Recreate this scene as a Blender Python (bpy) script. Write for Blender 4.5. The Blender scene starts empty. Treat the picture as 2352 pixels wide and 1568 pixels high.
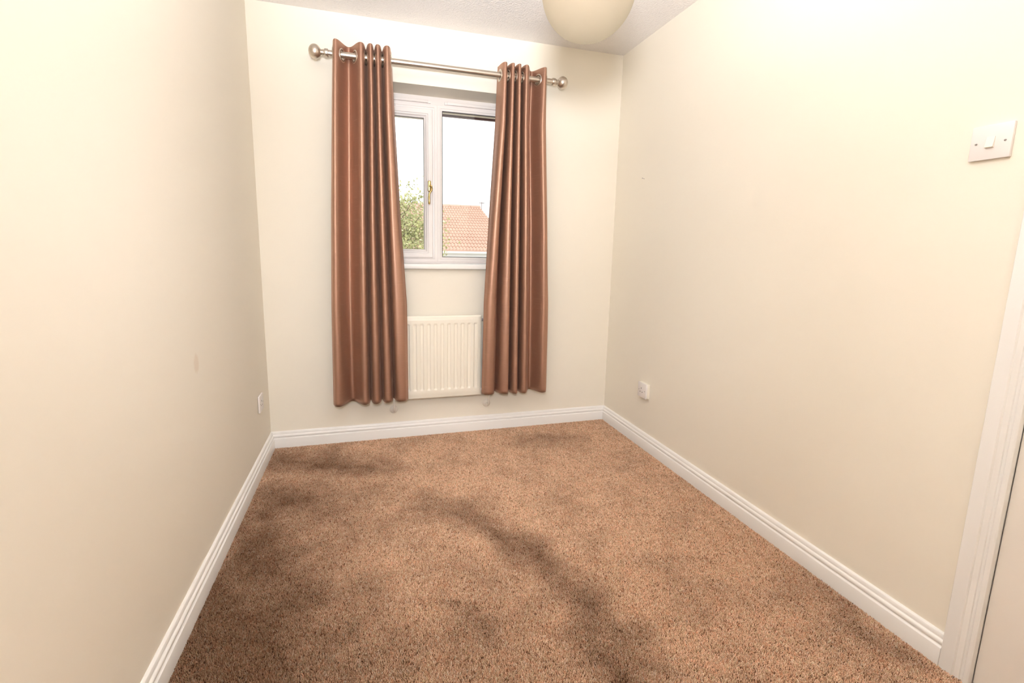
import bpy, bmesh, math, random
import numpy as np
from mathutils import Vector, Matrix

scn = bpy.context.scene
COL = scn.collection
PI = math.pi

# ------------------------------------------------------------------ camera
FPX = 1078.0865                       # focal length in pixels of the 2352 px frame
YAW, PITCH, ROLL = 0.2858, -0.1578, 0.0203
CAM = Vector((0.5552, -2.8194, 1.1469))
PPX, PPY = -14.914, -39.285           # principal point off the frame's centre
_f = Vector((math.sin(YAW) * math.cos(PITCH), math.cos(YAW) * math.cos(PITCH), math.sin(PITCH)))
_r = Vector((math.cos(YAW), -math.sin(YAW), 0))
_u = _r.cross(_f)
_r2 = _r * math.cos(ROLL) + _u * math.sin(ROLL)
_u2 = _u * math.cos(ROLL) - _r * math.sin(ROLL)
cd = bpy.data.cameras.new('camera')
cam = bpy.data.objects.new('camera', cd)
COL.objects.link(cam)
cam.matrix_world = Matrix(((_r2.x, _u2.x, -_f.x, CAM.x), (_r2.y, _u2.y, -_f.y, CAM.y),
                           (_r2.z, _u2.z, -_f.z, CAM.z), (0, 0, 0, 1)))
cd.sensor_width = 36
cd.lens = FPX / 2352 * 36
cd.shift_x = -PPX / 2352
cd.shift_y = PPY / 2352
cd.clip_start = 0.02
cd.clip_end = 300
scn.camera = cam
scn.cycles.caustics_reflective = False
scn.cycles.caustics_refractive = False
scn.cycles.use_light_tree = False


def px(u, v, ax, val):
    """Point where the photo pixel's ray meets the plane axis ax = val."""
    d = _r2 * ((u - 1176 - PPX) / FPX) - _u2 * ((v - 784 - PPY) / FPX) + _f
    return CAM + d * ((val - CAM[ax]) / d[ax])


# ------------------------------------------------------------------ light
SKY = 1.9
FLASH_UP = 520.0                      # tilted up, bounced off the ceiling
FLASH_CEIL = 122.0                     # towards the far end of the ceiling
FLASH_FWD = 93.0                      # straight ahead
w = bpy.data.worlds.new('overcast_sky')
scn.world = w
w.use_nodes = True
bg = w.node_tree.nodes['Background']
bg.inputs[0].default_value = (0.97, 0.985, 1.0, 1)
bg.inputs[1].default_value = SKY

sd = bpy.data.lights.new('sun', 'SUN')
sd.energy = 2.2
sd.angle = math.radians(3)
sd.color = (1, 0.95, 0.86)
sun = bpy.data.objects.new('sun', sd)
COL.objects.link(sun)
sun.rotation_euler = Vector((0.85, 0.42, -0.55)).to_track_quat('-Z', 'Y').to_euler()

# the photographer's flash guns just behind the camera
def flash_gun(name, loc, aim, watts, angle):
    d = bpy.data.lights.new(name, 'SPOT')
    d.energy = watts
    d.color = FLASH_C
    d.spot_size = math.radians(angle)
    d.spot_blend = 1.0
    d.shadow_soft_size = 0.10
    o = bpy.data.objects.new(name, d)
    COL.objects.link(o)
    o.location = loc
    o.rotation_euler = Vector(aim).to_track_quat('-Z', 'Y').to_euler()


FLASH_C = (0.945, 0.985, 1.07)
flash_gun('flash_gun', CAM + Vector((-0.05, -0.10, 0.25)), (0.15, 0.50, 0.85), FLASH_UP, 110)
flash_gun('flash_gun', CAM + Vector((-0.05, -0.10, 0.25)), (0.25, 0.75, 0.65), FLASH_CEIL, 100)
flash_gun('flash_gun', CAM + Vector((-0.05, -0.10, 0.25)), (0.20, 1.00, -0.17), FLASH_FWD, 80)

scn.view_settings.view_transform = 'Standard'
scn.view_settings.look = 'None'
scn.view_settings.gamma = 1
scn.view_settings.use_curve_mapping = False
scn.view_settings.exposure = 0.0

# ------------------------------------------------------------------ room sizes
W, H, L = 2.111, 2.35, 3.3173
CARPET = 0.009                        # pile height below z = 0
SK_H, SK_T = 0.0925, 0.0205
WX0, WX1, WZ0, WZ1 = 0.48, 1.48, 1.025, 2.044     # window opening
WALL_T = 0.28
FR_Y = 0.185                          # room face of the window frame
DY1, DY0, DH = -2.112, -2.882, 1.99   # door leaf edges
ROD_Y = -0.12
ROD_Z = px(1030, 157, 1, ROD_Y).z


# ------------------------------------------------------------------ materials
def srgb(r, g, b):
    f = lambda c: (c / 255 / 12.92) if c / 255 <= 0.04045 else ((c / 255 + 0.055) / 1.055) ** 2.4
    return (f(r), f(g), f(b), 1)


def mat(name, color=(0.8, 0.8, 0.8, 1), rough=0.5, metal=0.0, **kw):
    m = bpy.data.materials.new(name)
    m.use_nodes = True
    b = m.node_tree.nodes['Principled BSDF']
    b.inputs['Base Color'].default_value = color
    b.inputs['Roughness'].default_value = rough
    b.inputs['Metallic'].default_value = metal
    for k, v in kw.items():
        b.inputs[k.replace('_', ' ')].default_value = v
    return m


class NT:
    """Tiny node-graph writer."""
    def __init__(s, m):
        s.t = m.node_tree
        s.bsdf = s.t.nodes.get('Principled BSDF')

    def n(s, typ, ins=None, **props):
        nd = s.t.nodes.new(typ)
        for k, v in props.items():
            setattr(nd, k, v)
        for k, v in (ins or {}).items():
            if isinstance(v, bpy.types.NodeSocket):
                s.t.links.new(v, nd.inputs[k])
            else:
                nd.inputs[k].default_value = v
        return nd

    def link(s, a, b):
        s.t.links.new(a, b)

    def math(s, op, a, b=0.0, c=0.0, clamp=False):
        return s.n('ShaderNodeMath', {0: a, 1: b, 2: c}, operation=op, use_clamp=clamp).outputs[0]

    def mix(s, fac, a, b, blend='MIX'):
        nd = s.n('ShaderNodeMix', None, data_type='RGBA', blend_type=blend)
        for sock, v in ((nd.inputs[0], fac), (nd.inputs[6], a), (nd.inputs[7], b)):
            if isinstance(v, bpy.types.NodeSocket):
                s.t.links.new(v, sock)
            else:
                sock.default_value = v
        return nd.outputs[2]

    def ramp(s, fac, stops, interp='LINEAR'):
        nd = s.n('ShaderNodeValToRGB', {0: fac})
        cr = nd.color_ramp
        cr.interpolation = interp
        while len(cr.elements) < len(stops):
            cr.elements.new(0.5)
        for e, (p, c) in zip(cr.elements, stops):
            e.position = p
            e.color = c
        return nd.outputs[0]

    def noise(s, vec, scale, detail=2.0, rough=0.5):
        return s.n('ShaderNodeTexNoise', {'Vector': vec, 'Scale': scale, 'Detail': detail, 'Roughness': rough})

    def bump(s, height, strength, dist):
        nd = s.n('ShaderNodeBump', {'Height': height, 'Strength': strength, 'Distance': dist})
        s.link(nd.outputs[0], s.bsdf.inputs['Normal'])
        return nd


def geo(nt):
    return nt.n('ShaderNodeNewGeometry').outputs['Position']


WALL_C = srgb(247, 238, 221)


def wall_material(name, marks=()):
    """Cream emulsion with faint roller texture; marks = small filler patches (centre, radii, colour)."""
    m = mat(name, WALL_C, 0.62, Specular_IOR_Level=0.3)
    nt = NT(m)
    p = geo(nt)
    if not marks:
        return m
    c = WALL_C
    for ctr, rad, col in marks:
        d = nt.n('ShaderNodeVectorMath', {0: p, 1: tuple(ctr)}, operation='SUBTRACT').outputs[0]
        wob = nt.noise(p, 60, 2)
        d = nt.n('ShaderNodeVectorMath', {0: d, 1: tuple(1 / r for r in rad)}, operation='MULTIPLY').outputs[0]
        ln = nt.n('ShaderNodeVectorMath', {0: d}, operation='LENGTH').outputs['Value']
        ln = nt.math('ADD', ln, nt.math('MULTIPLY', nt.math('SUBTRACT', wob.outputs[0], 0.5), 0.8))
        k = nt.math('MULTIPLY', nt.math('SUBTRACT', 1.25, ln), 2.0, clamp=True)
        c = nt.mix(k, c, col)
    nt.link(c, nt.bsdf.inputs['Base Color'])
    return m


M = {}
M['wall'] = wall_material('cream_emulsion')
st = px(451, 835, 0, 0)
M['wall_left'] = wall_material('cream_emulsion_with_filler', [
    (st, (0.1, 0.022, 0.030), srgb(240, 226, 206))])
M['paint'] = mat('white_gloss_paint', srgb(250, 246, 240), 0.30)
M['door'] = mat('white_satin_door_paint', srgb(243, 234, 222), 0.38)

m = M['ceiling'] = mat('stippled_ceiling', srgb(246, 240, 235), 0.55, Specular_IOR_Level=0.4)
nt = NT(m)
p = geo(nt)
n2 = nt.noise(p, 105, 2, 0.6)
nt.bump(n2.outputs[0], 0.75, 0.007)

M['upvc'] = mat('white_upvc', srgb(248, 240, 234), 0.28)
M['gasket'] = mat('dark_grey_rubber_gasket', (0.06, 0.05, 0.05, 1), 0.6)
M['plastic'] = mat('white_moulded_plastic', srgb(242, 234, 228), 0.32)
M['cream_plastic'] = mat('cream_moulded_plastic', srgb(246, 238, 222), 0.32)
M['slot'] = mat('dark_socket_slot', (0.03, 0.022, 0.018, 1), 0.7)
M['screw'] = mat('steel_screw', (0.55, 0.52, 0.50, 1), 0.35, 1.0)
M['brass'] = mat('polished_brass', srgb(226, 196, 130), 0.22, 0.9)
M['enamel'] = mat('cream_radiator_enamel', srgb(249, 240, 222), 0.34)
M['pipe'] = mat('white_painted_pipe', srgb(240, 230, 216), 0.4)

m = M['nickel'] = mat('brushed_nickel', (0.64, 0.57, 0.49, 1), 0.33, 1.0)
nt = NT(m)
tc = nt.n('ShaderNodeTexCoord').outputs['Object']
mp = nt.n('ShaderNodeMapping', {'Vector': tc, 'Scale': (4, 420, 420)}).outputs[0]
nt.bump(nt.noise(mp, 3, 2).outputs[0], 0.12, 0.0006)

# faux silk curtain: woven sheen with thin horizontal slubs
m = M['silk'] = mat('brown_faux_silk', srgb(164, 126, 106), 0.47, 0.78)
nt = NT(m)
tc = nt.n('ShaderNodeTexCoord').outputs['UV']
mp = nt.n('ShaderNodeMapping', {'Vector': tc, 'Scale': (9, 330, 1)}).outputs[0]
sl = nt.noise(mp, 1.0, 2, 0.5).outputs[0]
slub = nt.math('MULTIPLY', nt.math('SUBTRACT', sl, 0.62), 8.0, clamp=True)
mp2 = nt.n('ShaderNodeMapping', {'Vector': tc, 'Scale': (500, 900, 1)}).outputs[0]
wv = nt.noise(mp2, 1.0, 1).outputs[0]
c = nt.mix(wv, srgb(156, 119, 99), srgb(188, 148, 126))
c = nt.mix(nt.math('MULTIPLY', slub, 0.6), c, srgb(205, 165, 142))
nt.link(c, nt.bsdf.inputs['Base Color'])
nt.bsdf.inputs['Sheen Weight'].default_value = 0.15
nt.bsdf.inputs['Sheen Roughness'].default_value = 0.4
nt.bsdf.inputs['Sheen Tint'].default_value = srgb(240, 200, 175)
nt.bump(nt.math('ADD', wv, slub), 0.06, 0.0006)

# pendant shade: translucent beige fabric
m = M['shade'] = mat('beige_shade_fabric', srgb(190, 168, 144), 0.8)
nt = NT(m)
tr = nt.n('ShaderNodeBsdfTranslucent', {'Color': srgb(225, 222, 214)})
mx = nt.n('ShaderNodeMixShader', {0: 0.88, 1: nt.bsdf.outputs[0], 2: tr.outputs[0]})
nt.link(mx.outputs[0], nt.t.nodes['Material Output'].inputs[0])
tcg = nt.n('ShaderNodeTexCoord').outputs['Object']
nt.bump(nt.noise(tcg, 260, 2).outputs[0], 0.06, 0.001)

# window glass: clear with a fresnel reflection
m = M['glass'] = bpy.data.materials.new('window_glass')
m.use_nodes = True
nt = NT(m)
nt.t.nodes.remove(nt.bsdf)
tr = nt.n('ShaderNodeBsdfTransparent', {'Color': (0.95, 0.965, 0.96, 1)})
gl = nt.n('ShaderNodeBsdfGlossy', {'Color': (1, 1, 1, 1), 'Roughness': 0.01})
fr = nt.n('ShaderNodeFresnel', {'IOR': 1.45})
mx = nt.n('ShaderNodeMixShader', {0: fr.outputs[0], 1: tr.outputs[0], 2: gl.outputs[0]})
nt.link(mx.outputs[0], nt.t.nodes['Material Output'].inputs[0])

# carpet pile: flecked brown twist, darkened in the colour where brushed and, on the left, for shade too
m = M['carpet'] = mat('brown_twist_pile', srgb(160, 110, 80), 0.9, Specular_IOR_Level=0.05)
nt = NT(m)
p = geo(nt)
tint = nt.n('ShaderNodeAttribute', attribute_name='tint').outputs['Fac']
fleck = nt.ramp(tint, [(0.0, srgb(112, 78, 58)), (0.22, srgb(190, 147, 116)), (0.48, srgb(222, 181, 149)),
                       (0.80, srgb(238, 202, 171)), (1.0, srgb(248, 225, 202))])
hue = nt.n('ShaderNodeAttribute', attribute_name='hue').outputs['Fac']
fleck = nt.mix(1.0, fleck, nt.ramp(hue, [(0.0, (1.12, 0.90, 0.80, 1)), (0.5, (1, 1, 1, 1)), (1.0, (0.94, 1.03, 0.90, 1))]), 'MULTIPLY')
wob = nt.noise(p, 6.0, 1, 0.6)
pw = nt.n('ShaderNodeVectorMath', {0: wob.outputs['Color'], 1: (0.5, 0.5, 0.5)}, operation='SUBTRACT').outputs[0]
pw = nt.n('ShaderNodeVectorMath', {0: pw, 1: (0.20, 0.20, 0.0)}, operation='MULTIPLY').outputs[0]
pw = nt.n('ShaderNodeVectorMath', {0: p, 1: pw}, operation='ADD').outputs[0]
pw = nt.n('ShaderNodeVectorMath', {0: pw, 1: (1, 1, 0)}, operation='MULTIPLY').outputs[0]
nap_shade = None
# dark strokes of brushed pile, those on the left partly painted shade: (start pixel, end pixel, width in metres, strength)
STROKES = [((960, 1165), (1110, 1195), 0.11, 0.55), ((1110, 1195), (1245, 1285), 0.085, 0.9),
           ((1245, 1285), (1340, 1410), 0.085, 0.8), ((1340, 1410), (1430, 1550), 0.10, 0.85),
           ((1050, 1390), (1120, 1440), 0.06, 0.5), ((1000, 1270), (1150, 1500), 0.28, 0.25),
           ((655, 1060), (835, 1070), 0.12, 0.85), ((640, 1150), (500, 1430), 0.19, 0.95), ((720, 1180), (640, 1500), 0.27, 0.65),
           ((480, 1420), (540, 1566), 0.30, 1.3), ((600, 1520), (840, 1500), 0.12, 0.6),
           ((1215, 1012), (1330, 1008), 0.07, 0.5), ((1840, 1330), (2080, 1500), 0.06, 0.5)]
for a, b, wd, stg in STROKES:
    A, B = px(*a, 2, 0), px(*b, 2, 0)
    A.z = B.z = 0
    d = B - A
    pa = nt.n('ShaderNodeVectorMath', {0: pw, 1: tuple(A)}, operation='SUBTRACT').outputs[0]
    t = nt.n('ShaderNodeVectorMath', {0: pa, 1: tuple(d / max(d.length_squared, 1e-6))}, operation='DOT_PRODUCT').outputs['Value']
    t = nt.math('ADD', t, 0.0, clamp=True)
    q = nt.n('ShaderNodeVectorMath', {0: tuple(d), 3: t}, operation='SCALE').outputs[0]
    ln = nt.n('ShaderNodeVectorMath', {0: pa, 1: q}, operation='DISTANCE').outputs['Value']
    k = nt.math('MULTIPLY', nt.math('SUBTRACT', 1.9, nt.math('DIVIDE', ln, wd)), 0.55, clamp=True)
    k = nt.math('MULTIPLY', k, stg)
    nap_shade = k if nap_shade is None else nt.math('MAXIMUM', nap_shade, k)
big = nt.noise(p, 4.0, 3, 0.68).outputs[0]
nap_shade = nt.math('ADD', nt.math('MULTIPLY', nap_shade, 0.92), nt.math('MULTIPLY', nt.math('SUBTRACT', big, 0.45), 1.4), clamp=True)
c = nt.mix(nap_shade, fleck, (0.33, 0.285, 0.26, 1), 'MULTIPLY')
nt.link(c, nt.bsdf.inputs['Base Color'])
M['backing'] = mat('carpet_backing', srgb(110, 74, 54), 0.9)

# outside
m = M['tiles'] = mat('red_brown_roof_tiles', srgb(196, 146, 126), 0.8)
nt = NT(m)
p = geo(nt)
c = nt.mix(nt.noise(p, 1.2, 4).outputs[0], srgb(190, 152, 134), srgb(210, 178, 160))
nt.link(c, nt.bsdf.inputs['Base Color'])
m = M['brick'] = mat('house_brick', srgb(196, 150, 110), 0.9)
nt = NT(m)
p = geo(nt)
sw = nt.n('ShaderNodeMapping', {'Vector': p, 'Rotation': (PI / 2, 0, 0)}).outputs[0]
bk = nt.n('ShaderNodeTexBrick', {'Vector': sw, 'Color1': srgb(196, 144, 104), 'Color2': srgb(214, 166, 124),
                                 'Mortar': srgb(225, 214, 200), 'Scale': 4.4})
nt.link(bk.outputs[0], nt.bsdf.inputs['Base Color'])
M['house_white'] = mat('white_house_trim', srgb(244, 240, 238), 0.4)
M['house_glass'] = mat('dark_house_window', srgb(90, 92, 96), 0.1)
M['metal_dark'] = mat('grey_aerial_metal', (0.42, 0.36, 0.36, 1), 0.5, 0.6)
M['eaves'] = mat('plum_brown_eaves_board', srgb(128, 104, 108), 0.6)
m = M['leaf'] = mat('pale_green_leaf', srgb(160, 168, 96), 0.35)
nt = NT(m)
at = nt.n('ShaderNodeAttribute', attribute_name='tint').outputs['Fac']
c = nt.ramp(at, [(0, srgb(130, 136, 96)), (0.40, srgb(176, 178, 122)), (0.75, srgb(212, 210, 150)), (1, srgb(240, 238, 210))])
nt.link(c, nt.bsdf.inputs['Base Color'])
tr = nt.n('ShaderNodeBsdfTranslucent', {'Color': c})
mx = nt.n('ShaderNodeMixShader', {0: 0.3, 1: nt.bsdf.outputs[0], 2: tr.outputs[0]})
nt.link(mx.outputs[0], nt.t.nodes['Material Output'].inputs[0])
M['bark'] = mat('grey_brown_bark', srgb(120, 104, 86), 0.9)
m = M['lawn'] = mat('lawn_grass', srgb(120, 138, 78), 0.9)
nt = NT(m)
c = nt.mix(nt.noise(geo(nt), 3, 4).outputs[0], srgb(140, 138, 120), srgb(166, 162, 146))
nt.link(c, nt.bsdf.inputs['Base Color'])


# ------------------------------------------------------------------ mesh helpers
class MB:
    def __init__(s):
        s.v, s.f = [], []

    def add(s, vs, fs):
        b = len(s.v)
        s.v += [tuple(v) for v in vs]
        s.f += [tuple(b + i for i in f) for f in fs]
        return s

    def box(s, x0, x1, y0, y1, z0, z1, bevel=0.0, seg=2):
        bm = bmesh.new()
        bmesh.ops.create_cube(bm, size=1)
        for v in bm.verts:
            v.co = Vector((x0 + (v.co.x + .5) * (x1 - x0), y0 + (v.co.y + .5) * (y1 - y0), z0 + (v.co.z + .5) * (z1 - z0)))
        if bevel:
            bmesh.ops.bevel(bm, geom=bm.edges[:], offset=bevel, segments=seg, affect='EDGES', profile=0.5)
        return s.bm(bm)

    def bm(s, bm):
        bm.verts.index_update()
        s.add([v.co for v in bm.verts], [[v.index for v in f.verts] for f in bm.faces])
        bm.free()
        return s

    def tube(s, pts, rad, n=14, cap=True):
        pts = [Vector(p) for p in pts]
        rad = rad if isinstance(rad, (list, tuple)) else [rad] * len(pts)
        vs, fs = [], []
        ref = None
        for i, p in enumerate(pts):
            t = (pts[min(i + 1, len(pts) - 1)] - pts[max(i - 1, 0)]).normalized()
            if ref is None:
                ref = Vector((0, 0, 1)) if abs(t.z) < 0.9 else Vector((1, 0, 0))
            a = (ref - t * ref.dot(t)).normalized()
            ref = a
            b = t.cross(a)
            for k in range(n):
                th = 2 * PI * k / n
                vs.append(p + (a * math.cos(th) + b * math.sin(th)) * rad[i])
        for i in range(len(pts) - 1):
            for k in range(n):
                fs.append((i * n + k, i * n + (k + 1) % n, (i + 1) * n + (k + 1) % n, (i + 1) * n + k))
        if cap:
            fs.append(tuple(range(n - 1, -1, -1)))
            fs.append(tuple((len(pts) - 1) * n + k for k in range(n)))
        return s.add(vs, fs)

    def lathe(s, prof, o, axis, n=32):
        """prof = [(radius, height)], spun about axis through o."""
        o, ax = Vector(o), Vector(axis).normalized()
        a = ax.orthogonal().normalized()
        b = ax.cross(a)
        vs, fs = [], []
        for r, h_ in prof:
            for k in range(n):
                th = 2 * PI * k / n
                vs.append(o + ax * h_ + (a * math.cos(th) + b * math.sin(th)) * max(r, 1e-5))
        for i in range(len(prof) - 1):
            for k in range(n):
                fs.append((i * n + k, i * n + (k + 1) % n, (i + 1) * n + (k + 1) % n, (i + 1) * n + k))
        return s.add(vs, fs)

    def ring(s, x0, x1, z0, z1, prof):
        """Mitred rectangular frame; prof = [(inset, y)]."""
        vs, fs = [], []
        for d, y in prof:
            vs += [(x0 + d, y, z0 + d), (x1 - d, y, z0 + d), (x1 - d, y, z1 - d), (x0 + d, y, z1 - d)]
        for i in range(len(prof) - 1):
            for k in range(4):
                fs.append((i * 4 + k, i * 4 + (k + 1) % 4, (i + 1) * 4 + (k + 1) % 4, (i + 1) * 4 + k))
        return s.add(vs, fs)

    def loft(s, rings, closed=True, cap=True):
        """rings = equal-length vertex loops."""
        n = len(rings[0])
        vs = [v for r in rings for v in r]
        fs = []
        for i in range(len(rings) - 1):
            for k in range(n if closed else n - 1):
                fs.append((i * n + k, i * n + (k + 1) % n, (i + 1) * n + (k + 1) % n, (i + 1) * n + k))
        if cap and closed:
            fs.append(tuple(range(n - 1, -1, -1)))
            fs.append(tuple((len(rings) - 1) * n + k for k in range(n)))
        return s.add(vs, fs)

    def mesh(s, name, material, smooth=None):
        me = bpy.data.meshes.new(name)
        me.from_pydata(s.v, [], s.f)
        bm = bmesh.new()
        bm.from_mesh(me)
        bmesh.ops.recalc_face_normals(bm, faces=bm.faces[:])
        bm.to_mesh(me)
        bm.free()
        if material is not None:
            me.materials.append(M[material] if isinstance(material, str) else material)
        if smooth is not None:
            me.shade_smooth()
            if smooth < 180:
                me.set_sharp_from_angle(angle=math.radians(smooth))
        me.update()
        return me

    def build(s, name, material, parent=None, smooth=None):
        return obj(name, s.mesh(name, material, smooth), parent)


def obj(name, me, parent=None):
    o = bpy.data.objects.new(name, me)
    COL.objects.link(o)
    if parent is not None:
        o.parent = parent
        o.matrix_parent_inverse = Matrix.Translation(parent.location).inverted()
    return o


def tag(o, label=None, cat=None, group=None, kind=None):
    for k, v in (('label', label), ('category', cat), ('group', group), ('kind', kind)):
        if v:
            o[k] = v
    return o


def thing(name, loc, label, cat, group=None, kind=None):
    o = bpy.data.objects.new(name, None)
    COL.objects.link(o)
    o.location = loc
    o.empty_display_size = 0.05
    return tag(o, label, cat, group, kind)


# ================================================================== the room
b = MB().box(-0.12, W + 0.12, -L - 0.12, WALL_T, -0.16, -CARPET)
tag(b.build('floor', 'backing'), 'floor under the brown carpet', 'floor', kind='structure')
b = MB().box(-0.12, W + 0.12, -L - 0.12, WALL_T, H, H + 0.15)
tag(b.build('ceiling', 'ceiling'), 'white stippled ceiling above the window', 'ceiling', kind='structure')
b = MB().box(-0.12, 0, -L - 0.12, WALL_T, -0.16, H)
tag(b.build('wall_left', 'wall_left'), 'plain cream wall on the left with a faint filler patch', 'wall', kind='structure')
b = MB().box(-0.12, W + 0.12, -L - 0.12, -L, -0.16, H)
tag(b.build('wall_rear', 'wall'), 'cream wall behind the camera', 'wall', kind='structure')


def holed(u0, u1, z0, z1, hu0, hu1, hz0, hz1, d0, d1, swap):
    """Wall slab with a rectangular hole: 3 x 3 grid without its middle."""
    us, zs = [u0, hu0, hu1, u1], [z0, hz0, hz1, z1]
    P = (lambda u, d, z: (d, u, z)) if swap else (lambda u, d, z: (u, d, z))
    vs = [P(u, d, z) for d in (d0, d1) for z in zs for u in us]
    fs = []
    idx = lambda d, j, i: d * 16 + j * 4 + i
    for d in (0, 1):
        for j in range(3):
            for i in range(3):
                if (i, j) == (1, 1):
                    continue
                fs.append((idx(d, j, i), idx(d, j, i + 1), idx(d, j + 1, i + 1), idx(d, j + 1, i)))
    def strip(path):
        for (j0, i0), (j1, i1) in zip(path, path[1:] + path[:1]):
            fs.append((idx(0, j0, i0), idx(0, j1, i1), idx(1, j1, i1), idx(1, j0, i0)))
    strip([(0, 0), (0, 1), (0, 2), (0, 3), (1, 3), (2, 3), (3, 3), (3, 2), (3, 1), (3, 0), (2, 0), (1, 0)])
    strip([(1, 1), (1, 2), (2, 2), (2, 1)])
    return MB().add(vs, fs)


b = holed(0, W, -0.16, H, WX0, WX1, WZ0, WZ1, 0.0, WALL_T, False)
tag(b.build('wall_back', 'wall'), 'cream wall with the window and radiator', 'wall', kind='structure')
b = holed(-L, WALL_T, -0.16, H, DY0 - 0.03, DY1 + 0.03, -0.159, DH + 0.03, W, W + 0.12, True)
tag(b.build('wall_right', 'wall'), 'cream wall on the right with switch, socket and nail', 'wall', kind='structure')

# ------------------------------------------------------------------ skirting boards
T = SK_T
SKP = [(0, -CARPET), (T, -CARPET), (T, .0500), (T - .0008, .0525), (T - .0030, .0540), (T - .0062, .0548), (T - .0078, .0565),
       (T - .0072, .0590), (T - .0050, .0610), (T - .0036, .0640), (T - .0034, .0680), (T - .0044, .0715), (T - .0070, .0742),
       (T - .0092, .0752), (T - .0100, .0768), (T - .0098, .0800), (T - .0104, .0850), (T - .0124, .0890), (T - .0160, .0915), (T - .0190, SK_H), (0, SK_H)]


def skirting(name, corner_fn, label):
    """corner_fn(d) -> list of 2 plan points at distance d from the wall."""
    rings = [[(*corner_fn(d)[k], z) for d, z in SKP] for k in (0, 1)]
    o = MB().loft(rings).build(name, 'paint', smooth=28)
    tag(o, label, 'skirting board', kind='structure')


AW = 0.068                                   # architrave width
AY1 = DY1 + AW + 0.000                       # outer edge towards the window
skirting('baseboard_back', lambda d: [(d, -d), (W - d, -d)], 'white moulded skirting board under the radiator')
skirting('baseboard_left', lambda d: [(d, -d), (d, -L + d)], 'white moulded skirting board along the left wall')
skirting('baseboard_right', lambda d: [(W - d, -d), (W - d, AY1)], 'white moulded skirting board from window corner to door casing')
skirting('baseboard_rear', lambda d: [(d, -L + d), (W - d, -L + d)], 'white skirting board behind the camera')
skirting('baseboard_right.001', lambda d: [(W - d, DY0 - AW), (W - d, -L + d)], 'white skirting board between door casing and rear wall')

# ------------------------------------------------------------------ door casing and door
AP = [(0, 0), (0, .0150), (.0015, .0165), (.028, .0180), (.0300, .0188), (.0325, .0188), (.0345, .0170), (.0355, .0150),
      (.044, .0140), (.0465, .0135), (.0480, .0105), (.0505, .0095), (.0530, .0100), (.0545, .0130), (.0570, .0145), (.0640, .0145), (.0670, .0128), (AW, .0100), (AW, 0)]
# profile runs from outer edge (0) to the opening; second value = how far it stands off the wall
rings = []
for k in range(4):
    ring = []
    for d, s_ in AP:
        s_ *= 1.12
        yo1, yo0, zt = AY1 - d, DY0 - AW + d, DH + AW - d
        ring.append([(W - s_, yo1, -CARPET), (W - s_, yo1, zt), (W - s_, yo0, zt), (W - s_, yo0, -CARPET)][k])
    rings.append(ring)
o = MB().loft(rings).build('trim_1', 'paint', smooth=25)
tag(o, 'white moulded door casing at the right edge', 'door casing', kind='structure')
o = MB().box(W + .0005, W + .12, DY1 + .003, DY1 + .03, -CARPET, DH + .03) \
    .box(W + .0005, W + .12, DY0 - .03, DY0 - .003, -CARPET, DH + .03) \
    .box(W + .0005, W + .12, DY0 - .003, DY1 + .003, DH + .003, DH + .03) \
    .box(W + .05, W + .065, DY1 - .012, DY1 + .003, -CARPET, DH + .003) \
    .box(W + .05, W + .065, DY0 - .003, DY0 + .012, -CARPET, DH + .003).build('trim_2', 'paint')
tag(o, 'white door lining behind the casing', 'door lining', kind='structure')
door = thing('door_1', (W + .025, (DY0 + DY1) / 2, 0), 'plain off-white door at the right edge of the picture', 'door', kind='structure')
MB().box(W + .004, W + .044, DY0, DY1, .004, DH, .0015).build('door_leaf', 'door', door)
hb = MB().box(W - .002, W + .004, DY0 + .035, DY0 + .075, .93, 1.09, .002)
hb.tube([(W + .004, DY0 + .055, 1.03), (W - .045, DY0 + .055, 1.03), (W - .05, DY0 + .062, 1.03), (W - .05, DY0 + .16, 1.03)], .008)
hb.build('door_handle', 'nickel', door, smooth=40)

# ------------------------------------------------------------------ window
win = thing('window_1', ((WX0 + WX1) / 2, FR_Y, WZ0), 'white double casement window between the brown curtains', 'window', kind='structure')
XM = 0.981
SIL = 1.055
# surround
fr = MB()
fr.box(WX0, WX1, FR_Y + .004, .255, 2.0, WZ1)
fr.box(WX0, WX1, FR_Y + .004, .255, SIL - .028, 1.062)
fr.box(WX0, WX0 + .03, FR_Y + .004, .255, SIL, 2.0)
fr.box(WX1 - .03, WX1, FR_Y + .004, .255, SIL, 2.0)
fr.build('frame_surround', 'upvc', win)
FP = [(0, .255), (0, FR_Y + .002), (.0015, FR_Y), (.017, FR_Y), (.0185, FR_Y + .002), (.020, FR_Y + .004), (.0275, FR_Y + .0045), (.030, FR_Y + .007), (.030, .255), (0, .255)]
fr = MB().ring(WX0 + .03, XM, 1.062, 2.0, FP).ring(XM, WX1 - .03, 1.062, 2.0, FP)
fr.build('frame', 'upvc', win)
# opening casement, left
SX0, SX1, SZ0, SZ1 = WX0 + .06, XM - .030, 1.088, 1.970
SP = [(0, .235), (0, .1740), (.001, .1715), (.003, .1705), (.026, .1705), (.028, .172), (.030, .175), (.034, .176), (.038, .179), (.042, .185), (.047, .187), (.050, .191), (.050, .235), (0, .235)]
sash = MB().ring(SX0 + .001, SX1 - .001, SZ0 + .001, SZ1 - .001, SP).build('casement_sash', 'upvc', win)
GP = [(.0495, .1915), (.0520, .1925), (.0520, .203), (.0495, .203)]
MB().ring(SX0, SX1, SZ0, SZ1, GP).build('gasket', 'gasket', sash)
MB().box(SX0 + .05, SX1 - .05, .197, .201, SZ0 + .05, SZ1 - .05).build('glass_pane', 'glass', win)
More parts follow.
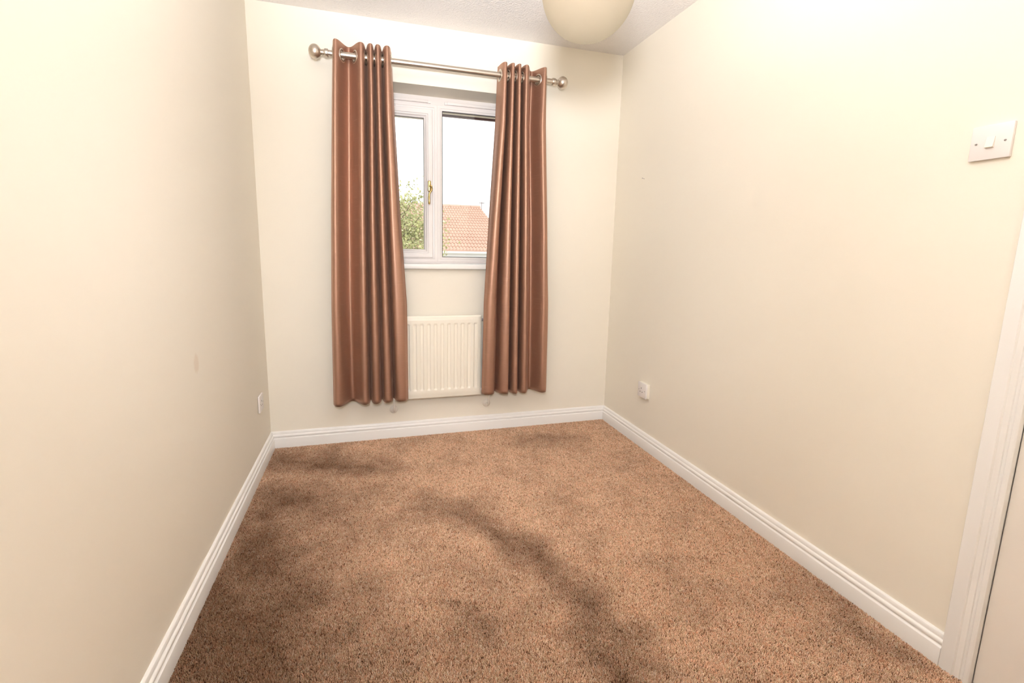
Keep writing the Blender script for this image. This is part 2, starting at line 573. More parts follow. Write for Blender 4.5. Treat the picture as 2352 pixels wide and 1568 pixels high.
# fixed light, right
RX0, RX1, RZ0, RZ1 = XM + .030, WX1 - .06, 1.092, 1.970
MB().ring(RX0, RX1, RZ0, RZ1, [(-.0005, .1925), (.0035, .1935), (.0035, .203), (-.0005, .203)]).build('gasket', 'gasket', win)
MB().box(RX0, RX1, .197, .201, RZ0, RZ1).build('glass_pane', 'glass', win)
# trickle vents
for x0, x1 in ((0.585, 0.925), (1.040, 1.390)):
    v = MB().box(x0, x1, FR_Y - .012, FR_Y + .005, 2.004, 2.021, .002)
    v.box(x0 - .016 if x0 > 1 else x0 - .014, x0 + .001, FR_Y - .007, FR_Y + .005, 2.003, 2.020, .003)
    v.box(x1 - .001, x1 + .016, FR_Y - .007, FR_Y + .005, 2.003, 2.020, .003)
    vo_ = v.build('trickle_vent', 'upvc', win, smooth=35)
    MB().box(x0 + .004, x1 - .004, FR_Y - .0135, FR_Y - .0118, 2.0055, 2.0075).build('vent_flap', 'upvc', vo_)
# window board with a bullnose
prof = [(FR_Y + .004, SIL), (-.026, SIL), (-.0300, SIL - .0010), (-.0325, SIL - .0035), (-.0335, SIL - .0075), (-.0335, SIL - .0235), (-.0325, SIL - .0275), (-.030, SIL - .0300), (0.0, SIL - .030), (FR_Y + .004, SIL - .030)]
sx0, sx1 = WX0 - .045, WX1 + .045
MB().loft([[(x, y, z) for y, z in prof] for x in (WX0, WX1)]) \
    .loft([[(x, y, z) for y, z in prof[1:9]] for x in (sx0, WX0)]) \
    .loft([[(x, y, z) for y, z in prof[1:9]] for x in (WX1, sx1)]).build('window_sill', 'paint', win, smooth=40)
# brass handle on the casement
HX, HY = 0.9285, .1705
hd = MB().box(HX - .010, HX + .010, HY - .016, HY + .001, 1.487, 1.553, .006, 3).build('window_handle', 'brass', win, smooth=50)
hd['label'] = 'brass casement handle'
lv = MB().tube([(HX + .002, HY - .014, 1.520), (HX + .009, HY - .028, 1.512), (HX + .011, HY - .033, 1.503), (HX + .009, HY - .036, 1.493), (HX + .001, HY - .038, 1.482),
                (HX - .005, HY - .039, 1.470), (HX - .0065, HY - .040, 1.452), (HX - .006, HY - .040, 1.432), (HX - .005, HY - .040, 1.414), (HX - .005, HY - .040, 1.409)],
               [.006, .007, .0065, .006, .0055, .006, .0068, .0072, .0064, .003], 12)
lv.build('lever', 'brass', hd, smooth=60)
MB().lathe([(0, .002), (.0045, .002), (.005, 0), (.005, -.012)], (HX + .010, HY - .026, 1.520), (0, -1, 0), 16).build('key_button', 'brass', hd, smooth=40)

# ------------------------------------------------------------------ curtain pole
ENDL = px(752, 122, 1, ROD_Y).x
ENDR = px(1270, 188, 1, ROD_Y).x
pole = thing('curtain_pole', ((ENDL + ENDR) / 2, ROD_Y, ROD_Z), 'brushed nickel curtain pole with ball finials above the window', 'curtain pole')
MB().tube([(ENDL, ROD_Y, ROD_Z), (ENDR, ROD_Y, ROD_Z)], .0145, 28).build('pole', 'nickel', pole, smooth=40)
for x, s_ in ((ENDL, -1), (ENDR, 1)):
    pr = [(.0001, -.004), (.0185, -.004), (.0195, -.002), (.0195, .012), (.0185, .014), (.0135, .0145), (.0125, .017), (.0155, .019), (.0155, .022), (.0125, .024), (.0125, .027), (.0150, .029), (.0150, .031), (.0125, .0335)]
    rb, cz = .0345, .0335 + .0255
    for k in range(15):
        a = -1.20 + (PI / 2 + 1.20) * k / 14
        pr.append((rb * math.cos(a) if k < 14 else 0, cz + rb * .88 * math.sin(a)))
    MB().lathe(pr, (x, ROD_Y, ROD_Z), (s_, 0, 0), 36).build('finial', 'nickel', pole, smooth=35)
for x in (.440, 1.527):
    bk = MB().lathe([(0, 0), (.028, 0), (.028, -.004), (.024, -.008), (.009, -.010), (.008, -.09), (0, -.09)], (x, 0, ROD_Z), (0, 1, 0), 24)
    bk.lathe([(.0146, -.004), (.0165, -.004), (.0165, .004), (.0146, .004)], (x, ROD_Y, ROD_Z), (1, 0, 0), 24)
    bk.build('bracket', 'nickel', pole, smooth=40)

# ------------------------------------------------------------------ curtains
ring_prof = []
for k in range(13):
    a = 2 * PI * k / 12
    ring_prof.append((.0270 + .0065 * math.cos(a), .0034 * math.sin(a)))
RING = MB().lathe(ring_prof, (0, 0, 0), (0, 0, 1), 28).mesh('eyelet_ring', 'nickel', 60)

ZT, ZB = 2.160, 0.272
LEV = [2.16, 1.85, 1.30, 0.83, 0.30]
LEFT = [[.410, .427, .549, .596, .630, .677, .700], [.396, .415, .545, .595, .631, .676, .712],
        [.374, .396, .534, .585, .635, .688, .735], [.360, .384, .527, .584, .642, .703, .762], [.352, .384, .523, .584, .648, .716, .762]]
RIGHT = [[1.284, 1.307, 1.352, 1.389, 1.430, 1.539, 1.560], [1.272, 1.303, 1.350, 1.393, 1.432, 1.533, 1.572],
         [1.237, 1.270, 1.345, 1.398, 1.449, 1.562, 1.597], [1.211, 1.247, 1.346, 1.403, 1.458, 1.578, 1.616], [1.203, 1.240, 1.349, 1.407, 1.467, 1.585, 1.621]]


def plan(table, z, seed, wide):
    """Fold extremes of a curtain at height z: edge, peak, valley, peak ... peak, edge."""
    zs = LEV[::-1]
    cols = list(zip(*table[::-1]))
    e = [float(np.interp(z, zs, c_)) for c_ in cols]
    dn = min(1.0, max(0.0, (2.10 - z) / 1.4))             # 0 at the heading, 1 low down
    wob = lambda k: .006 * dn * math.sin(seed + 2.1 * k + 3.1 * z + 1.7 * k * k)
    out = [(e[0], ROD_Y + .040 - .045 * dn)]
    for k in range(1, 6):
        out.append((e[k] + .25 * wob(k), ROD_Y - .046 + wob(k) * .8))
        if k < 5:
            f = .5
            yv = ROD_Y + .044 - .006 * dn + wob(k + 7)
            if k in wide:
                yv = ROD_Y + .040 + .004 * dn
                if z < 1.02 and k == 5:
                    yv = ROD_Y + .03
            out.append((e[k] * (1 - f) + e[k + 1] * f, yv))
    out.append((e[6], ROD_Y + .036 - .050 * dn))
    return out


NS = 18


FOLD_S = [0, .12, .25, .37, .48, .58, .68, .78, .89, 1]
FOLD_X = [0, .22, .42, .57, .68, .76, .82, .87, .93, 1]
FOLD_Y = [0, .025, .09, .19, .32, .47, .63, .79, .94, 1]


def section(s_, k, wide):
    """Cross-section of cloth between two fold extremes: broad rounded fronts, narrow gaps; wide = open cosine sweep."""
    if wide:
        return s_, .5 - .5 * math.cos(PI * s_)
    if k % 2:                                             # peak to valley
        return float(np.interp(s_, FOLD_S, FOLD_X)), float(np.interp(s_, FOLD_S, FOLD_Y))
    return 1 - float(np.interp(1 - s_, FOLD_S, FOLD_X)), 1 - float(np.interp(1 - s_, FOLD_S, FOLD_Y))


def curtain(name, label, table, seed, wide):
    x0 = (table[0][0] + table[0][-1]) / 2
    root = thing(name, (x0, ROD_Y, ZB), label, 'curtain', 'pair of brown eyelet curtains')
    SEC = {(w_, o_): [section(k / NS, o_, w_) for k in range(NS)] for w_ in (True, False) for o_ in (0, 1)}
    zrows = list(np.linspace(ZT, 2.035, 52)) + list(np.linspace(2.035, ZB, 100))[1:]
    vs, uv, cen = [], [], []
    for z in zrows:
        ex = plan(table, z, seed, wide)
        row = []
        for g_, ((xa, ya), (xb, yb)) in enumerate(zip(ex, ex[1:])):
            wd_ = g_ in (2 * wide[0] - 1, 2 * wide[0])
            for k in range(NS):
                xx, yy = SEC[(wd_, g_ % 2)][k]
                row.append((xa + (xb - xa) * xx, ya + (yb - ya) * yy, z))
        row.append((*ex[-1], z))
        vs += row
    n = len(row)
    # heading is cut at a very slight scallop, hem hangs with a little sway
    vs = [(x, y, z + (.004 * math.sin(9 * x + seed) if z < .35 else 0)) for x, y, z in vs]
    hole = .0212
    fs = []
    for j in range(len(zrows) - 1):
        for i in range(n - 1):
            q = (j * n + i, j * n + i + 1, (j + 1) * n + i + 1, (j + 1) * n + i)
            c_ = sum((Vector(vs[k]) for k in q), Vector()) / 4
            if abs(c_.z - ROD_Z) < .03 and math.hypot(c_.y - ROD_Y, c_.z - ROD_Z + .003) < hole:
                continue
            fs.append(q)
    me = bpy.data.meshes.new('fabric')
    me.from_pydata(vs, [], fs)
    ul = me.uv_layers.new(name='UVMap')
    lens = [0.0]
    mid = vs[n * 60:n * 61]
    for a, b_ in zip(mid, mid[1:]):
        lens.append(lens[-1] + math.dist(a, b_))
    for lp in me.loops:
        i, j = lp.vertex_index % n, lp.vertex_index // n
        ul.data[lp.index].uv = (lens[i] + seed, zrows[j])
    me.materials.append(M['silk'])
    me.shade_smooth()
    fo = obj('fabric', me, root)
    sm = fo.modifiers.new('thickness', 'SOLIDIFY')
    sm.thickness = .0016
    sm.offset = 0
    # eyelets where the cloth crosses the pole
    ex = plan(table, ROD_Z, seed, wide)
    for g_, ((xa, ya), (xb, yb)) in enumerate(zip(ex, ex[1:])):
        wd_ = g_ in (2 * wide[0] - 1, 2 * wide[0])
        sec = [section(k / 200, g_ % 2, wd_) for k in range(201)]
        kk = min(range(5, 196), key=lambda q: abs(ya + (yb - ya) * sec[q][1] - ROD_Y))
        xx = sec[kk][0]
        t = Vector(((xb - xa) * (sec[kk + 5][0] - sec[kk - 5][0]), (yb - ya) * (sec[kk + 5][1] - sec[kk - 5][1]), 0)).normalized()
        nrm = Vector((t.y, -t.x, 0))
        r_ = obj('eyelet', RING, root)
        r_['label'] = 'round nickel eyelet ring'
        mw = Matrix((t, Vector((0, 0, 1)), nrm)).transposed().to_4x4()
        mw.translation = Vector((xa + (xb - xa) * xx, ROD_Y, ROD_Z - .003))
        r_.matrix_parent_inverse = Matrix.Identity(4)
        r_.matrix_local = Matrix.Translation(-root.location) @ mw
    return root


curtain('curtain', 'brown silky eyelet curtain hanging left of the window', LEFT, 0.7, (1,))
curtain('curtain', 'brown silky eyelet curtain hanging right of the window', RIGHT, 2.9, (4,))

# ------------------------------------------------------------------ radiator
RXA, RXB, RZA, RZB = 0.733, 1.212, 0.250, 0.752
RYF, RYB = -.076, -.052
rad = thing('radiator', ((RXA + RXB) / 2, -.05, RZA), 'cream fluted panel radiator on the wall below the window', 'radiator')
first = px(740 + 1480 / 4.2, 800, 1, RYF).x
pitch_ = (first - px(740 + 895 / 4.2, 800, 1, RYF).x) / 9
flutes = [first - pitch_ * k for k in range(0, 11)]


def smooth01(t):
    t = max(0.0, min(1.0, t))
    return t * t * (3 - 2 * t)


xs = sorted(set([RXA, RXA + .002, RXA + .005, RXA + .009, RXB - .009, RXB - .005, RXB - .002, RXB]
                + [f + o_ for f in flutes for o_ in (-.0115, -.0098, -.0080, -.0064, 0, .0064, .0080, .0098, .0115) if RXA + .012 < f + o_ < RXB - .012]))
zs = [RZA, RZA + .002, RZA + .006, RZA + .012, RZA + .020, RZA + .023, RZA + .040] + list(np.linspace(.296, .320, 7)) + [.4, .5, .6] \
    + list(np.linspace(.690, .712, 7)) + [RZB - .026, RZB - .023, RZB - .020, RZB - .012, RZB - .006, RZB - .002, RZB]
vs = []
for z in zs:
    for x in xs:
        e = min(x - RXA, RXB - x, z - RZA, RZB - z)
        y = RYF + .006 * (1 - smooth01(e / .009)) ** 1.2
        e2 = min(z - RZA, RZB - z, RXB - x)
        if e2 < .0235:                                   # pressed rim line
            y += .0015 * smooth01((.0235 - e2) / .002)
        dz = min(smooth01((z - .298) / .014), smooth01((.710 - z) / .014))
        for f in flutes:
            if f - .012 < x < f + .012 and f > RXA + .02:
                y += .0052 * dz * (1 - smooth01((abs(x - f) - .0062) / .0052))
        vs.append((x, y, z))
nx, nz = len(xs), len(zs)
fs = [(j * nx + i, j * nx + i + 1, (j + 1) * nx + i + 1, (j + 1) * nx + i) for j in range(nz - 1) for i in range(nx - 1)]
loop = [i for i in range(nx)] + [j * nx + nx - 1 for j in range(1, nz)] + [(nz - 1) * nx + i for i in range(nx - 2, -1, -1)] + [j * nx for j in range(nz - 2, 0, -1)]
base = len(vs)
vs += [(vs[k][0], RYB, vs[k][2]) for k in loop]
for a in range(len(loop)):
    b_ = (a + 1) % len(loop)
    fs.append((loop[a], loop[b_], base + b_, base + a))
fs.append(tuple(base + k for k in range(len(loop))))
MB().add(vs, fs).build('front_panel', 'enamel', rad, smooth=32)
cv = MB()
for k in range(22):
    x = RXA + .03 + k * .0195
    cv.box(x, x + .002, -.052, -.036, RZA + .05, RZB - .05)
cv.box(RXA + .02, RXB - .02, -.037, -.035, RZA + .05, RZB - .05)
cv.build('convector_fins', 'enamel', rad)
for x in (RXA + .08, RXB - .08):
    MB().box(x - .014, x + .014, -.036, 0, RZA + .06, RZB - .06).build('wall_bracket', 'enamel', rad)
for sx, xe, disc in ((-1, RXA, px(904, 940, 1, -.004)), (1, RXB, px(1118, 925, 1, -.004))):
    xp, yp, zb = disc.x + sx * -.002, -.045, disc.z
    # lower tapping and valve
    v = MB().lathe([(0, 0), (.011, 0), (.011, .012), (.009, .014), (.009, .03)], (xe - sx * .004, -.060, RZA + .035), (sx, 0, 0), 18)
    v.lathe([(0, -.024), (.010, -.024), (.0125, -.02), (.0125, .012), (.010, .016), (.0145, .020), (.0145, .045), (.011, .05), (0, .05)], (xp, -.060, RZA + .035), (0, 0, 1), 18)
    v.build('valve', 'plastic', rad, smooth=40)
    MB().lathe([(0, 0), (.009, 0), (.009, .010), (.006, .012), (0, .012)], (xe - sx * .002, -.060, RZB - .03), (sx, 0, 0), 16).build('air_vent_plug', 'metal_dark', rad, smooth=40)
    pts = [(xp, -.060, RZA + .016), (xp, -.060, zb + .03), (xp, -.056, zb + .012), (xp, -.046, zb + .002), (xp, -.03, zb), (xp, 0.0, zb)]
    MB().tube(pts, .0055, 12).build('pipe', 'pipe', rad, smooth=60)
    MB().lathe([(.0056, .010), (.012, .010), (.022, .006), (.0245, .003), (.0250, 0), (0, 0)], (xp, 0, zb), (0, -1, 0), 28).build('pipe_collar', 'pipe', rad, smooth=35)


# ------------------------------------------------------------------ switch and sockets
def wall_frame(wall, y, z):
    """Local axes on a side wall: (along, up, off the wall) -> world."""
    s_ = -1 if wall == 'R' else 1
    x0 = W if wall == 'R' else 0.0
    return lambda a, c_, o_: (x0 + s_ * o_, y + a, z + c_)


def wbox(F, a0, a1, c0, c1, o0, o1, bevel=0):
    P, Q = F(a0, c0, o0), F(a1, c1, o1)
    return MB().box(min(P[0], Q[0]), max(P[0], Q[0]), min(P[1], Q[1]), max(P[1], Q[1]), min(P[2], Q[2]), max(P[2], Q[2]), bevel)


def screw(F, a, c_, o_, parent, ax):
    MB().lathe([(0, .0012), (.0022, .0010), (.0031, 0)], F(a, c_, o_ - .0002), ax, 14).build('screw', 'screw', parent, smooth=40)
    wbox(F, a - .0025, a + .0025, c_ - .0004, c_ + .0004, o_ + .0005, o_ + .0013).build('screw_slot', 'slot', parent)


# light switch
sy, sz = -1.949, 1.4455
F = wall_frame('R', sy, sz)
sw_ = thing('light_switch', F(0, 0, 0), 'white single rocker light switch high on the right wall', 'light switch')
wbox(F, -.043, .043, -.043, .043, 0, .0085, .0015).build('switch_plate', 'plastic', sw_, smooth=40)
# rocker pressed in at the top: the bottom edge stands out
rk = [F(a, c_, o_) for a in (-.0085, .0085) for c_, o_ in ((-.0150, .006), (.0135, .006), (.0135, .0095), (-.0130, .0150))]
MB().add(rk, [(0, 1, 2, 3), (4, 7, 6, 5), (0, 4, 5, 1), (1, 5, 6, 2), (2, 6, 7, 3), (3, 7, 4, 0)]).build('rocker', 'cream_plastic', sw_)
for a in (-.0300, .0300):
    screw(F, a, -.001, .0085, sw_, (-1, 0, 0))


def socket(name, wall, y, z, depth, label, off):
    F = wall_frame(wall, y, z)
    ax = (-1, 0, 0) if wall == 'R' else (1, 0, 0)
    s_ = thing(name, F(0, 0, 0), label, 'socket', 'wall sockets')
    if depth > .012:
        wbox(F, -.043, .043, -.043, .043, 0, depth - .0085, .002).build('back_box', 'cream_plastic', s_, smooth=40)
    wbox(F, -.043, .043, -.043, .043, max(0, depth - .0088), depth, .002).build('socket_plate', 'plastic', s_, smooth=40)
    for a, c_, w_, h_ in ((off, .011, .0042, .0085), (off - .011, -.011, .0066, .0042), (off + .011, -.011, .0066, .0042)):
        wbox(F, a - w_ / 2, a + w_ / 2, c_ - h_ / 2, c_ + h_ / 2, depth - .002, depth + .0003).build('pin_slot', 'slot', s_)
    for a in (-.0300, .0300):
        screw(F, a, 0, depth, s_, ax)
    return s_


pc = px(1474, 896, 0, W - .026)
socket('wall_socket', 'R', pc.y, .3465, .026, 'white single socket on a raised box, low on the right wall', .006)
socket('wall_socket', 'L', -.232, .340, .0105, 'thin white single socket low on the left wall near the corner', 0)

# picture nail
pn = px(1480.5, 411, 0, W)
nb = MB().lathe([(0, -.001), (.0011, -.001), (.0011, .016), (.0026, .0165), (.0026, .018), (0, .0183)], (W + .001, pn.y, pn.z), (-1, .0, .25), 12)
tag(nb.build('picture_nail', 'metal_dark', smooth=40), 'tiny dark nail sticking out of the right wall', 'nail')

# ------------------------------------------------------------------ pendant lamp
LY = -1.63
lc = px(1352, -22, 1, LY)
LR = .1168
lamp = thing('pendant_lamp', (lc.x, LY, H), 'beige globe pendant lampshade hanging at the top edge', 'ceiling lamp')
prof = []
for k in range(33):
    a = -PI / 2 + (PI / 2 + 1.22) * k / 32
    prof.append((LR * math.cos(a) if k else 0, LR * math.sin(a)))
prof2 = [(r * .985, h_ * .985) for r, h_ in prof[::-1]]
MB().lathe(prof + prof2, (lc.x, LY, lc.z), (0, 0, 1), 64).build('lamp_shade', 'shade', lamp, smooth=60)
zt = lc.z + LR * math.sin(1.22)
MB().lathe([(0, zt + .05 - lc.z), (.012, zt + .05 - lc.z), (.020, zt + .03 - lc.z), (.020, zt - .03 - lc.z), (.0, zt - .03 - lc.z)], (lc.x, LY, lc.z), (0, 0, 1), 24).build('lamp_holder', 'plastic', lamp, smooth=40)
sp = MB()
for k in range(3):
    a = k * 2 * PI / 3
    sp.tube([(lc.x, LY, zt + .002), (lc.x + .042 * math.cos(a), LY + .042 * math.sin(a), zt - .002)], .0018, 8)
sp.build('shade_carrier', 'screw', lamp)
MB().tube([(lc.x, LY, zt + .045), (lc.x, LY, H - .02)], .0035, 10).build('cord', 'plastic', lamp, smooth=60)
MB().lathe([(0, -.035), (.012, -.035), (.018, -.028), (.036, -.022), (.040, -.012), (.040, 0), (0, 0)], (lc.x, LY, H), (0, 0, 1), 32).build('ceiling_rose', 'plastic', lamp, smooth=40)
bl = [(0, -.075)] + [(.03 * math.cos(a), -.045 + .03 * math.sin(a)) for a in np.linspace(-1.4, .7, 12)] + [(.014, -.005), (.013, .02)]
MB().lathe(bl, (lc.x, LY, zt - .035), (0, 0, 1), 24).build('bulb', 'plastic', lamp, smooth=60)

# ------------------------------------------------------------------ carpet pile
TS = W / 7
rng = np.random.default_rng(4)
g = 108
cell = TS / g
gx, gy = np.meshgrid(np.arange(g), np.arange(g))
cx = (gx.ravel() + .5 + rng.uniform(-.42, .42, g * g)) * cell - TS / 2
cy = (gy.ravel() + .5 + rng.uniform(-.42, .42, g * g)) * cell - TS / 2
N = g * g
hh = CARPET * rng.uniform(.72, 1.12, N)
lean = rng.uniform(0, .0030, N)
la = rng.uniform(0, 2 * PI, N)
r0 = rng.uniform(.00095, .0014, N)
rot = rng.uniform(0, PI, N)
V = np.zeros((N, 12, 3))
for lvl, (zf, rf, lf) in enumerate(((0.0, .8, 0), (.62, 1.15, .35), (1.0, .62, 1.0))):
    for k in range(4):
        th = rot + k * PI / 2 + lvl * .5
        V[:, lvl * 4 + k, 0] = cx + r0 * rf * np.cos(th) + lean * lf * np.cos(la)
        V[:, lvl * 4 + k, 1] = cy + r0 * rf * np.sin(th) + lean * lf * np.sin(la)
        V[:, lvl * 4 + k, 2] = -CARPET + hh * zf
qf = []
for lvl in (0, 1):
    for k in range(4):
        qf.append((lvl * 4 + k, lvl * 4 + (k + 1) % 4, lvl * 4 + 4 + (k + 1) % 4, lvl * 4 + 4 + k))
qf.append((8, 9, 10, 11))
qf = np.array(qf)
FA = (qf[None] + (np.arange(N) * 12)[:, None, None]).reshape(-1, 4)
me = bpy.data.meshes.new('carpet')
me.vertices.add(N * 12)
me.vertices.foreach_set('co', V.ravel())
me.loops.add(FA.size)
me.loops.foreach_set('vertex_index', FA.ravel().astype(np.int32))
me.polygons.add(len(FA))
me.polygons.foreach_set('loop_start', (np.arange(len(FA)) * 4).astype(np.int32))
me.update(calc_edges=True)
at_ = me.attributes.new('tint', 'FLOAT', 'POINT')
# neighbouring tufts share some colour: smoothed random field that repeats at the tile's edge
f_ = rng.normal(size=(g, g))
f_ = sum(np.roll(np.roll(f_, i, 0), j, 1) for i in range(-1, 2) for j in range(-1, 2)) / 3
tv = np.clip(.52 + .25 * rng.normal(size=N) + .07 * f_.ravel(), 0, 1)
h_ = rng.normal(size=(g, g))
h_ = sum(np.roll(np.roll(h_, i, 0), j, 1) for i in range(2) for j in range(2)) / 2
ht_ = me.attributes.new('hue', 'FLOAT', 'POINT')
ht_.data.foreach_set('value', np.repeat(np.clip(.5 + .17 * h_.ravel(), 0, 1), 12).astype(np.float32))
at_ = me.attributes['tint']
at_.data.foreach_set('value', np.repeat(tv, 12).astype(np.float32))
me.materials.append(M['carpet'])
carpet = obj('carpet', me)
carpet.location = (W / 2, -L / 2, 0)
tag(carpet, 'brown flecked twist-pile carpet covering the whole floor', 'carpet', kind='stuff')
ng = bpy.data.node_groups.new('carpet_tiles', 'GeometryNodeTree')
ng.interface.new_socket('Geometry', in_out='INPUT', socket_type='NodeSocketGeometry')
ng.interface.new_socket('Geometry', in_out='OUTPUT', socket_type='NodeSocketGeometry')
gi, go = ng.nodes.new('NodeGroupInput'), ng.nodes.new('NodeGroupOutput')
gr = ng.nodes.new('GeometryNodeMeshGrid')
gr.inputs['Size X'].default_value = TS * 6
gr.inputs['Size Y'].default_value = TS * 10
gr.inputs['Vertices X'].default_value = 7
gr.inputs['Vertices Y'].default_value = 11
ip = ng.nodes.new('GeometryNodeInstanceOnPoints')
rv = ng.nodes.new('FunctionNodeRandomValue')
rv.data_type = 'INT'
rv.inputs[4].default_value = 0
rv.inputs[5].default_value = 3
mu = ng.nodes.new('ShaderNodeMath')
mu.operation = 'MULTIPLY'
mu.inputs[1].default_value = PI / 2
cxyz = ng.nodes.new('ShaderNodeCombineXYZ')
ng.links.new(rv.outputs[2], mu.inputs[0])
ng.links.new(mu.outputs[0], cxyz.inputs[2])
ng.links.new(gr.outputs[0], ip.inputs['Points'])
ng.links.new(gi.outputs[0], ip.inputs['Instance'])
ng.links.new(cxyz.outputs[0], ip.inputs['Rotation'])
ng.links.new(ip.outputs[0], go.inputs[0])
md = carpet.modifiers.new('tiles', 'NODES')
md.node_group = ng

# ================================================================== outside
GZ = -2.75
tag(MB().box(-30, 40, WALL_T + .2, 70, GZ - .2, GZ).build('ground', 'lawn'), 'pale ground outside below the window', 'ground', kind='structure')
# our own eaves above the window
ez = px(1080, 274.5, 1, .45).z
b = MB().box(-.6, W + .6, .43, .45, ez, ez + .16).box(-.6, W + .6, WALL_T, .43, ez + .02, ez + .035)
tag(b.build('eaves_board', 'eaves'), 'plum-brown eaves board outside the top of the right pane', 'eaves', kind='structure')

# neighbour's bungalow
YE, YR = 12.5, 17.9
ze = px(1070, 577, 1, YE).z
zr = px(1060, 477, 1, YR).z
xv = px(1103, 480, 1, YR).x
xl = xv - 9.0
house = thing('house', (xv - 4.5, YE, GZ), 'house with red-brown tiled roof seen through the right pane', 'house')
slope = Vector((0, YR - YE, zr - ze))
sl_len = slope.length
sd_ = slope.normalized()
sn = Vector((0, -sd_.z, sd_.y))
NR = 16
roll = 0.112
nc = int((xv - xl) / roll)
rb = MB()
vs, fs = [], []
SEG = 6
for r in range(NR):
    a0, a1 = r / NR * sl_len - .03, (r + 1) / NR * sl_len
    base = len(vs)
    cols = nc * SEG + 1
    for t, lift in ((a0, -.012), (a0, .042), (a1, .012)):
        for i in range(cols):
            x = xl + i * roll / SEG
            wv_ = .045 * (0.5 + 0.5 * math.cos(2 * PI * i / SEG)) if lift > 0 else 0
            q = Vector((x, YE, ze)) + sd_ * t + sn * (lift + wv_)
            vs.append(tuple(q))
    for k in (0, 1):
        for i in range(cols - 1):
            fs.append((base + k * cols + i, base + k * cols + i + 1, base + (k + 1) * cols + i + 1, base + (k + 1) * cols + i))
rt = MB().add(vs, fs).build('roof_tiles', 'tiles', house)
rt['kind'] = 'stuff'
k = 0
x = xl
while x < xv - .2:
    q = MB().loft([[(xx, YR + .13 * math.cos(a), zr + .02 + .13 * math.sin(a) * .8) for a in np.linspace(-.3, PI + .3, 9)] for xx in (x, min(x + .44, xv + .02))])
    q.build('ridge_tile', 'tiles', house)
    x += .45
# rear slope, gables and walls
YB_ = 2 * YR - YE
b = MB().add([(xl, YR, zr), (xv, YR, zr), (xv, YB_, ze), (xl, YB_, ze)], [(0, 1, 2, 3)]).build('rear_slope', 'tiles', house)
wz = ze - .22
b = MB().loft([[(x_, YE + .35, GZ), (x_, YE + .35, wz), (x_, YR, zr - .2), (x_, YB_ - .35, wz), (x_, YB_ - .35, GZ)] for x_ in (xl + .12, xv - .08)])
b.build('house_wall', 'brick', house)
MB().add([(xv + .005, YE - .05, ze - .12), (xv + .005, YE - .05, ze + .02), (xv + .005, YR, zr + .03), (xv + .005, YR, zr - .12)], [(0, 1, 2, 3)]) \
    .add([(xv - .03, YE - .05, ze - .12), (xv - .03, YE - .05, ze + .02), (xv - .03, YR, zr + .03), (xv - .03, YR, zr - .12)], [(0, 1, 2, 3)]).build('verge_board', 'house_white', house)
gy = YE - .09
MB().loft([[(x_, gy + .055 * math.cos(a), ze - .035 + .06 * math.sin(a)) for a in np.linspace(PI, 2 * PI, 9)] + [(x_, gy + .05, ze - .03), (x_, gy - .05, ze - .03)] for x_ in (xl, xv + .03)]).build('gutter', 'house_white', house)
MB().box(xl, xv, YE - .03, YE, ze - .22, ze - .005).box(xl, xv, YE, YE + .36, ze - .22, ze - .20).build('fascia', 'house_white', house)
for x0, x1 in ((xv - 3.2, xv - 2.0), (xv - 1.35, xv - .35), (xv - 5.4, xv - 4.2)):
    wf = MB().ring(x0, x1, wz - 1.35, wz - .18, [(0, YE + .36), (0, YE + .31), (.07, YE + .31), (.07, YE + .345)]).build('house_window', 'house_white', house)
    MB().box(x0 + .06, x1 - .06, YE + .338, YE + .344, wz - 1.29, wz - .24).build('window_pane', 'house_glass', wf)
ax_ = px(1105.5, 480, 1, YR + .6).x
at_top = px(1106.5, 466, 1, YR + .6).z
ab = MB().tube([(ax_, YR + .6, zr - .5), (ax_ + .02, YR + .6, at_top + .05)], .02, 8)
ab.tube([(ax_ - .10, YR + .6, at_top), (ax_ + .14, YR + .6, at_top - .01)], .014, 8)
for k in range(4):
    xx = ax_ - .08 + k * .06
    ab.tube([(xx, YR + .52, at_top), (xx, YR + .68, at_top)], .010, 6)
ab.build('tv_aerial', 'metal_dark', house)

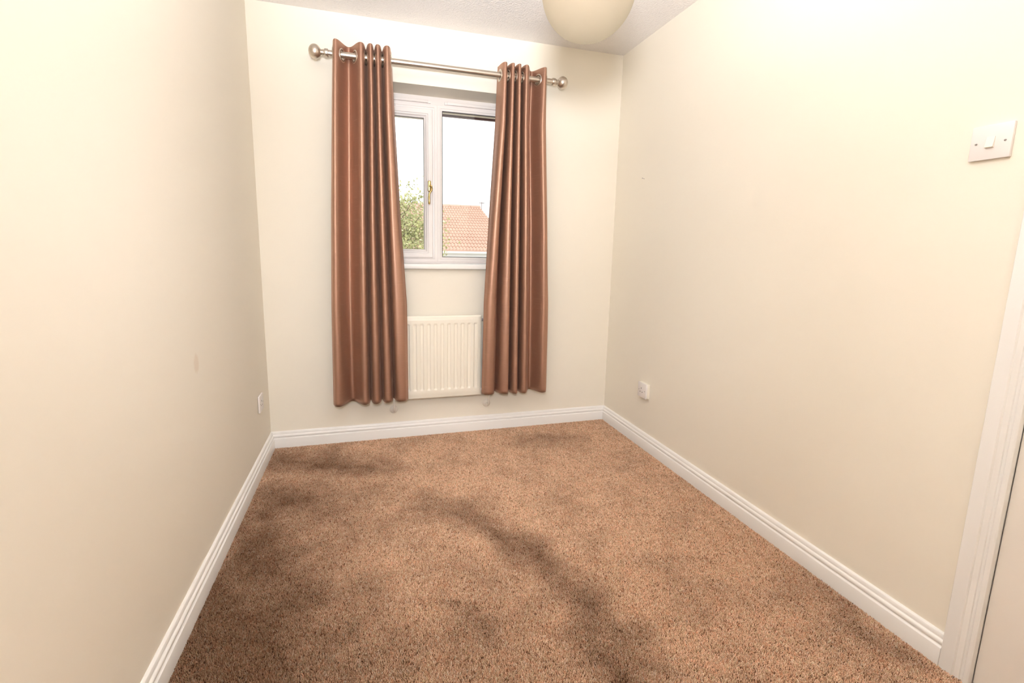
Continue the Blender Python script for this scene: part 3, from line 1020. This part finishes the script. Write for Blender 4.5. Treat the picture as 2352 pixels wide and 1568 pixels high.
# tree in the garden
TY = 8.0
random.seed(11)
tc_ = px(868, 600, 1, TY)
tree = thing('tree', (tc_.x, TY, GZ), 'pale green leafy tree seen through the left pane', 'tree')
tb = MB().tube([(tc_.x, TY, GZ), (tc_.x + .05, TY, GZ + 1.6), (tc_.x, TY + .05, tc_.z - .6), (tc_.x + .05, TY, tc_.z + .9)], [.16, .13, .09, .03], 12)
rngt = np.random.default_rng(7)
tips = []
for k in range(46):
    a = rngt.uniform(0, 2 * PI)
    el = rngt.uniform(-.55, 1.25)
    ln = rngt.uniform(.75, 1.0)
    d = Vector((math.cos(a) * math.cos(el), math.sin(a) * math.cos(el), math.sin(el)))
    o_ = Vector((tc_.x, TY, tc_.z + rngt.uniform(-.8, .5)))
    e = Vector((tc_.x + d.x * 1.48 * ln, TY + d.y * 1.48 * ln, tc_.z + d.z * 1.78 * ln))
    mid = (o_ + e) / 2 + Vector((0, 0, .12))
    tb.tube([o_, mid, e], [.03, .018, .006], 6)
    tips.append((o_, mid, e))
tb.build('trunk', 'bark', tree, smooth=60)
vs, fs, tv = [], [], []


def leaf(p, size, tint_):
    d = Vector(rngt.normal(size=3)).normalized()
    d.z -= .35
    d.normalize()
    s_ = d.cross(Vector(rngt.normal(size=3))).normalized()
    n_ = d.cross(s_)
    bb = len(vs)
    for a, c_, e in ((0, 0, 0), (.35, .26, .05), (.7, .2, .05), (1, 0, -.05), (.7, -.2, .05), (.35, -.26, .05)):
        vs.append(tuple(p + d * a * size + s_ * c_ * size + n_ * e * size))
        tv.append(tint_)
    fs.append((bb, bb + 1, bb + 2, bb + 3, bb + 4, bb + 5))


for o_, mid, e in tips:
    for k in range(430):
        t = rngt.uniform(.25, 1.08)
        q = (o_.lerp(mid, t * 2) if t < .5 else mid.lerp(e, (t - .5) * 2))
        q = q + Vector(rngt.normal(size=3)) * .19
        leaf(q, rngt.uniform(.04, .085), float(np.clip(rngt.normal(.5, .25), 0, 1)))
# a few thin sprays that reach past the mullion into the right pane
for (u0, v0), (u1, v1) in (((975, 560), (1026, 500)), ((985, 590), (1031, 545)), ((985, 600), (1028, 575)), ((980, 545), (1024, 532)), ((990, 600), (1024, 590))):
    A, B = px(u0, v0, 1, TY), px(u1, v1, 1, TY)
    for k in range(26):
        t = rngt.uniform(.2, 1.02)
        leaf(A.lerp(B, t) + Vector(rngt.normal(size=3)) * .045, rngt.uniform(.05, .09), float(np.clip(rngt.normal(.7, .2), 0, 1)))
me = bpy.data.meshes.new('foliage')
me.from_pydata(vs, [], fs)
a_ = me.attributes.new('tint', 'FLOAT', 'POINT')
a_.data.foreach_set('value', np.array(tv, dtype=np.float32))
me.materials.append(M['leaf'])
fo = obj('foliage', me, tree)
fo['kind'] = 'stuff'
